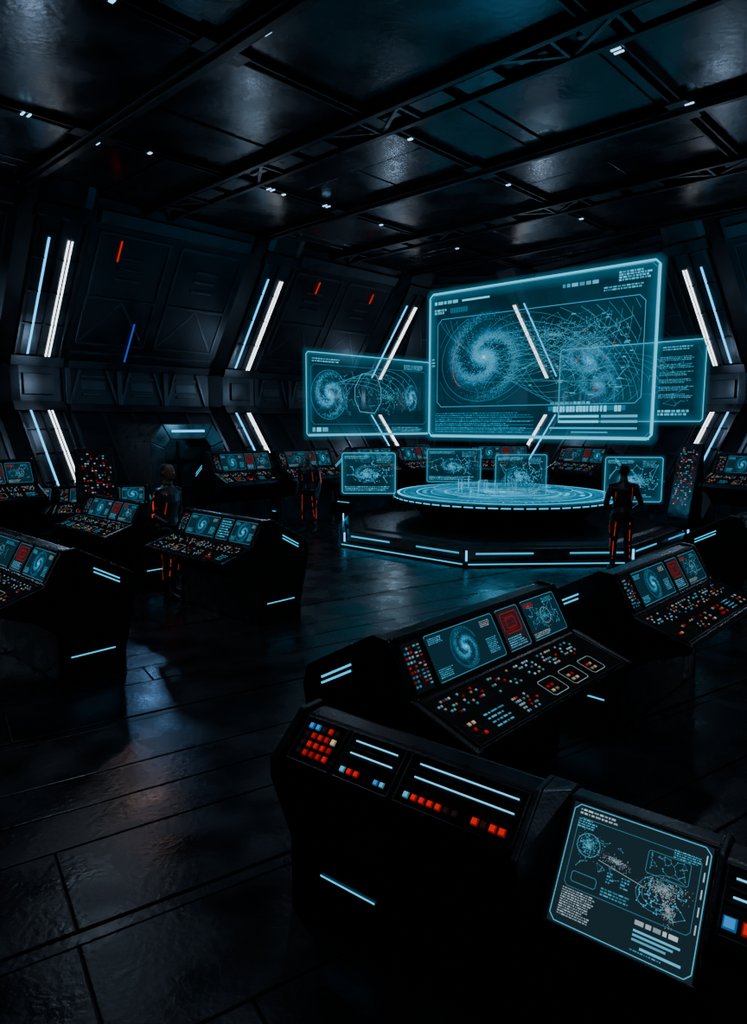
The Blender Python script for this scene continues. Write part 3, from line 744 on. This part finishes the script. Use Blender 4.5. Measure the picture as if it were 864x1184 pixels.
# ---------------------------------------------------------------- people
def suitmat():
    m,nt,out=newmat('crew_suit'); N=nt.nodes;L=nt.links
    b=N.new('ShaderNodeBsdfPrincipled'); tc=N.new('ShaderNodeTexCoord'); sx=N.new('ShaderNodeSeparateXYZ'); L.new(tc.outputs['Object'],sx.inputs[0])
    def mt(op,a,b_=None,c=None):
        n=N.new('ShaderNodeMath'); n.operation=op
        for i,x in enumerate((a,b_,c)):
            if x is None: continue
            if isinstance(x,(int,float)): n.inputs[i].default_value=x
            else: L.new(x,n.inputs[i])
        return n.outputs[0]
    x,y,z=sx.outputs; ax=mt('ABSOLUTE',x)
    def band(v,c,h): return mt('COMPARE',v,c,h)
    skin=mt('GREATER_THAN',z,1.545)
    legx=mt('MULTIPLY_ADD',z,-.045,.145)
    leg=mt('MULTIPLY',band(mt('SUBTRACT',ax,legx),0.0,.0045),band(z,.52,.32))
    legs=mt('MULTIPLY',mt('MULTIPLY',band(y,.0,.006),mt('GREATER_THAN',ax,.12)),band(z,.55,.30))
    tor=mt('MULTIPLY',band(ax,.125,.004),band(z,1.28,.14))
    arm=mt('MULTIPLY',mt('MULTIPLY',band(y,-.01,.006),mt('GREATER_THAN',ax,.215)),band(z,1.26,.15))
    s=mt('MAXIMUM',mt('MAXIMUM',mt('MAXIMUM',leg,legs),mt('MULTIPLY',tor,.5)),arm)
    ns=N.new('ShaderNodeTexNoise'); ns.inputs['Scale'].default_value=30; L.new(tc.outputs['Object'],ns.inputs['Vector'])
    n3=N.new('ShaderNodeTexNoise'); n3.inputs['Scale'].default_value=9; L.new(tc.outputs['Object'],n3.inputs['Vector'])
    s=mt('MULTIPLY',s,mt('GREATER_THAN',n3.outputs[0],.46))
    mx=N.new('ShaderNodeMix'); mx.data_type='RGBA'; L.new(skin,mx.inputs[0]); mx.inputs[6].default_value=(.024,.027,.034,1); mx.inputs[7].default_value=(.17,.10,.07,1)
    L.new(mx.outputs[2],b.inputs['Base Color']); b.inputs['Roughness'].default_value=.36
    b.inputs['Emission Color'].default_value=(1,.06,.02,1); L.new(mt('MULTIPLY',s,.65),b.inputs['Emission Strength'])
    bp=N.new('ShaderNodeBump'); bp.inputs['Strength'].default_value=.2; bp.inputs['Distance'].default_value=.01; L.new(ns.outputs[0],bp.inputs['Height']); L.new(bp.outputs[0],b.inputs['Normal'])
    L.new(b.outputs[0],out.inputs[0]); return m
M_suit=suitmat(); M_hair=metal('hair',(.004,.003,.003),(.012,.009,.007),.5,.7,0,40,.5,120)
M_eye=metal('eyes',(.3,.3,.3),(.4,.4,.4),.2,.3,0)
def tube(m,pts,n=14):
    rings=[]; P=[V(p[:3]) for p in pts]
    for i,p in enumerate(pts):
        t=(P[min(i+1,len(P)-1)]-P[max(i-1,0)]).normalized()
        ref=V((1,0,0)) if abs(t.x)<.9 else V((0,1,0))
        s=(ref-t*ref.dot(t)).normalized(); o=t.cross(s)
        rings.append([P[i]+s*p[3]*math.cos(2*math.pi*k/n)+o*p[4]*math.sin(2*math.pi*k/n) for k in range(n)])
    k0=len(m.v)
    for r in rings: m.v+=[tuple(q) for q in r]
    for i in range(len(rings)-1):
        for k in range(n): j=(k+1)%n; m.f.append((k0+i*n+k,k0+i*n+j,k0+(i+1)*n+j,k0+(i+1)*n+k))
    m.f.append(tuple(k0+k for k in range(n-1,-1,-1))); m.f.append(tuple(k0+(len(rings)-1)*n+k for k in range(n)))
def person(loc,ang,scale=1,armL=None,armR=None,stance=.0,name='crew_member'):
    root=empty(name,loc,ang,scale); m=Mesh()
    T=[(0,0,.86,.150,.10),(0,-.005,.93,.170,.118),(0,-.005,1.0,.165,.118),(0,0,1.09,.145,.10),(0,0,1.18,.150,.106),(0,.005,1.30,.180,.122),(0,0,1.40,.200,.120),(0,-.005,1.455,.178,.096),(0,-.005,1.49,.12,.076),(0,0,1.52,.070,.066),(0,.008,1.60,.056,.06)]
    tube(m,T,20)
    tube(m,[(0,.045,1.565,.030,.03),(0,.03,1.585,.052,.062),(0,.022,1.63,.064,.084),(0,.015,1.68,.072,.094),(0,.008,1.725,.075,.098),(0,.004,1.765,.066,.086),(0,0,1.79,.044,.058),(0,0,1.803,.016,.02)],18)
    tube(m,[(0,.105,1.70,.008,.008),(0,.118,1.675,.013,.014),(0,.122,1.655,.016,.014),(0,.108,1.645,.014,.010)],8)
    tube(m,[(-.022,.104,1.616,.006,.006),(0,.110,1.616,.009,.009),(.022,.104,1.616,.006,.006)],8)
    tube(m,[(-.045,.088,1.708,.008,.010),(0,.104,1.712,.008,.010),(.045,.088,1.708,.008,.010)],8)
    for sx in (-1,1):
        tube(m,[(sx*.072,.0,1.655,.008,.012),(sx*.082,-.006,1.68,.010,.020),(sx*.080,-.008,1.71,.008,.016)],8)
        st=stance*sx
        tube(m,[(sx*.088,0,.95,.098,.108),(sx*.098,.0+st*.2,.80,.092,.10),(sx*.106,.012+st*.5,.62,.074,.08),(sx*.110,.018+st*.7,.50,.060,.064),(sx*.114,-.005+st*.85,.37,.060,.066),(sx*.118,-.018+st,.22,.048,.052),(sx*.120,-.018+st,.10,.046,.05),(sx*.120,-.015+st,.03,.046,.054)],14)
        tube(m,[(sx*.120,-.075+st,.045,.036,.034),(sx*.122,-.02+st,.048,.044,.046),(sx*.127,.08+st,.038,.048,.036),(sx*.134,.16+st,.028,.046,.026),(sx*.136,.20+st,.024,.028,.018)],12)
        el,wr=(armL if sx<0 else armR) or (V((.245,-.035,1.13)),V((.255,.06,.885)))
        el=V((sx*el.x,el.y,el.z)); wr=V((sx*wr.x,wr.y,wr.z)); sh=V((sx*.185,-.005,1.425))
        a=lambda A,B,k,r:(*(A+(B-A)*k),r,r)
        tube(m,[(sx*.10,-.005,1.44,.05,.055),(*sh,.064,.064),a(sh,el,.35,.058),a(sh,el,.75,.048),(*el,.044,.044),a(el,wr,.3,.045),a(el,wr,.7,.036),(*wr,.030,.030)],12)
        d=(wr-el).normalized(); s=V((1,0,0)); s=(s-d*s.dot(d)).normalized(); w=d.cross(s)
        if w.y<0: w=-w
        pe=wr+d*.095
        def tb(P,R):
            tube(m,[(*p,r[0],r[1]) for p,r in zip(P,R)],10)
        tb([wr-d*.01,wr+d*.04,pe],[(.021,.028),(.018,.038),(.015,.040)])
        for i,ln in enumerate((.068,.080,.076,.060)):
            b=pe+w*(.030-.020*i)-d*.012; inw=-s*sx
            p1=b+d*ln*.5+inw*.006; p2=b+d*ln*.8+inw*.022; p3=b+d*ln*.98+inw*.040
            tb([b,p1,p2,p3],[(.0095,.0095),(.009,.009),(.0085,.0085),(.007,.007)])
        b=wr+d*.030+w*.030; tb([b,b+d*.03+w*.022,b+d*.055+w*.028-s*sx*.01,b+d*.078+w*.026-s*sx*.018],[(.013,.013),(.011,.011),(.010,.010),(.008,.008)])
    o=m.make('body',M_suit,root)
    r=o.modifiers.new('remesh','REMESH'); r.mode='VOXEL'; r.voxel_size=.0075; r.use_smooth_shade=True
    sm=o.modifiers.new('smooth','SMOOTH'); sm.factor=.5; sm.iterations=3
    h=Mesh(); tube(h,[(0,-.062,1.635,.050,.030),(0,-.045,1.67,.070,.052),(0,-.028,1.71,.078,.078),(0,-.005,1.75,.078,.094),(0,-.002,1.785,.062,.074),(0,-.002,1.806,.03,.036)],18)
    ho=h.make('hair',M_hair,root); ss=ho.modifiers.new('sub','SUBSURF'); ss.levels=1; ss.render_levels=1
    for p in ho.data.polygons: p.use_smooth=True
    e=Mesh()
    for sx in (-1,1): tube(e,[(sx*.030,.094,1.682,.004,.004),(sx*.030,.099,1.688,.010,.008),(sx*.030,.094,1.696,.004,.004)],8)
    e.make('eyes',M_eye,root)
    k=Mesh()
    k.box(-.06,.06,-.15,-.105,1.18,1.40); k.box(-.17,-.10,-.11,-.03,.93,1.0); k.box(.11,.175,-.08,0,.90,1.0)
    for sx in (-1,1): k.prism([(sx*.10,-.07,1.47),(sx*.24,-.06,1.44),(sx*.24,.06,1.44),(sx*.10,.07,1.47)],[(sx*.12,-.05,1.50),(sx*.22,-.04,1.475),(sx*.22,.04,1.475),(sx*.12,.05,1.50)])
    k.make('suit_pack',M_con2,root,.012)
    return root
bent=(V((.270,-.07,1.15)),V((.20,.13,1.04)))
person((4.24,11.40,0),math.radians(-10),(1.06,1.06,1.01),bent,bent,.0)
person((-2.96,9.66,0),math.radians(-115),(1.08,1.08,1.07),None,bent,.05)
person((-1.50,15.6,0),math.radians(160),(1.08,1.08,1.04),None,None,.03)

# ---------------------------------------------------------------- lights
def point(name,loc,e,c,r=.2):
    l=bpy.data.lights.new(name,'POINT'); l.energy=e; l.color=c; l.shadow_soft_size=r
    o=bpy.data.objects.new(name,l); COL.objects.link(o); o.location=loc; return o
def area(name,loc,e,c,sx,sy,rot=(0,0,0)):
    l=bpy.data.lights.new(name,'AREA'); l.shape='RECTANGLE'; l.size=sx; l.size_y=sy; l.energy=e; l.color=c
    o=bpy.data.objects.new(name,l); COL.objects.link(o); o.location=loc; o.rotation_euler=rot; return o
def spot(name,loc,tgt,e,c,ang,r=.12):
    l=bpy.data.lights.new(name,'SPOT'); l.energy=e; l.color=c; l.spot_size=math.radians(ang); l.spot_blend=1.0; l.shadow_soft_size=r
    o=bpy.data.objects.new(name,l); COL.objects.link(o); o.location=loc
    o.rotation_euler=(V(tgt)-V(loc)).to_track_quat('-Z','Y').to_euler(); return o
for s in RL[2:]: 
    p=WL.p(s,3.4,1.4); point('rib_lamp',p,31,(.50,.73,1),.12)
for s in RR[:3]:
    p=WR.p(s,3.4,1.4); point('rib_lamp',p,31,(.50,.73,1),.12)
point('table_glow',(TC.x,TC.y,1.5),100,(.12,.6,1),.5)
p=DB-WL.n*2.0; point('door_fill',(p.x,p.y,2.5),12,(.25,.7,1),.1)  # added fill light to brighten the door
spot('blue_highlight_helper',WL.p(.1,4.4,.45),(-1.8,6.3,0),80,(.2,.5,1),12,.15)  # added spot that makes the blue highlight on the floor
spot('warm_highlight_helper',WL.p(-.75,6.2,.45),(-1.87,4.2,0),45,(1,.66,.62),7,.10)  # added spot that makes the pinkish highlight on the floor
spot('crew_fill_spot',(-2.0,7.6,ZC-.3),(-2.96,9.66,1.1),95,(.55,.78,1),22,.15)  # added fill spots to bring out the left crew figures, no fixture
spot('crew_fill_spot',(-.6,13.2,ZC-.3),(-1.5,15.6,1.1),110,(.55,.78,1),20,.15)
for x,y,e in ((-2.5,6.5,24),(2.5,6.0,28),(0.8,1.2,20),(3.2,.3,34),(5.5,12,30),(-5,11.5,24),(-.5,14.5,24)):
    area('added_overhead_fill',(x,y,ZC-.35),e,(.60,.78,1),.4,.4)  # added fill from above for dark consoles and floor, no fixture
w=bpy.data.worlds.new('world'); SC.world=w; w.use_nodes=True
w.node_tree.nodes['Background'].inputs[0].default_value=(.25,.4,.6,1); w.node_tree.nodes['Background'].inputs[1].default_value=.005

# ---------------------------------------------------------------- camera
cd=bpy.data.cameras.new('camera'); cam=bpy.data.objects.new('camera',cd); COL.objects.link(cam)
cam.location=(0,0,2.5); cam.rotation_euler=(math.radians(90-7.45),0,0)
cd.sensor_fit='VERTICAL'; cd.sensor_height=36; cd.lens=780/1184*36; cd.clip_end=200
SC.camera=cam
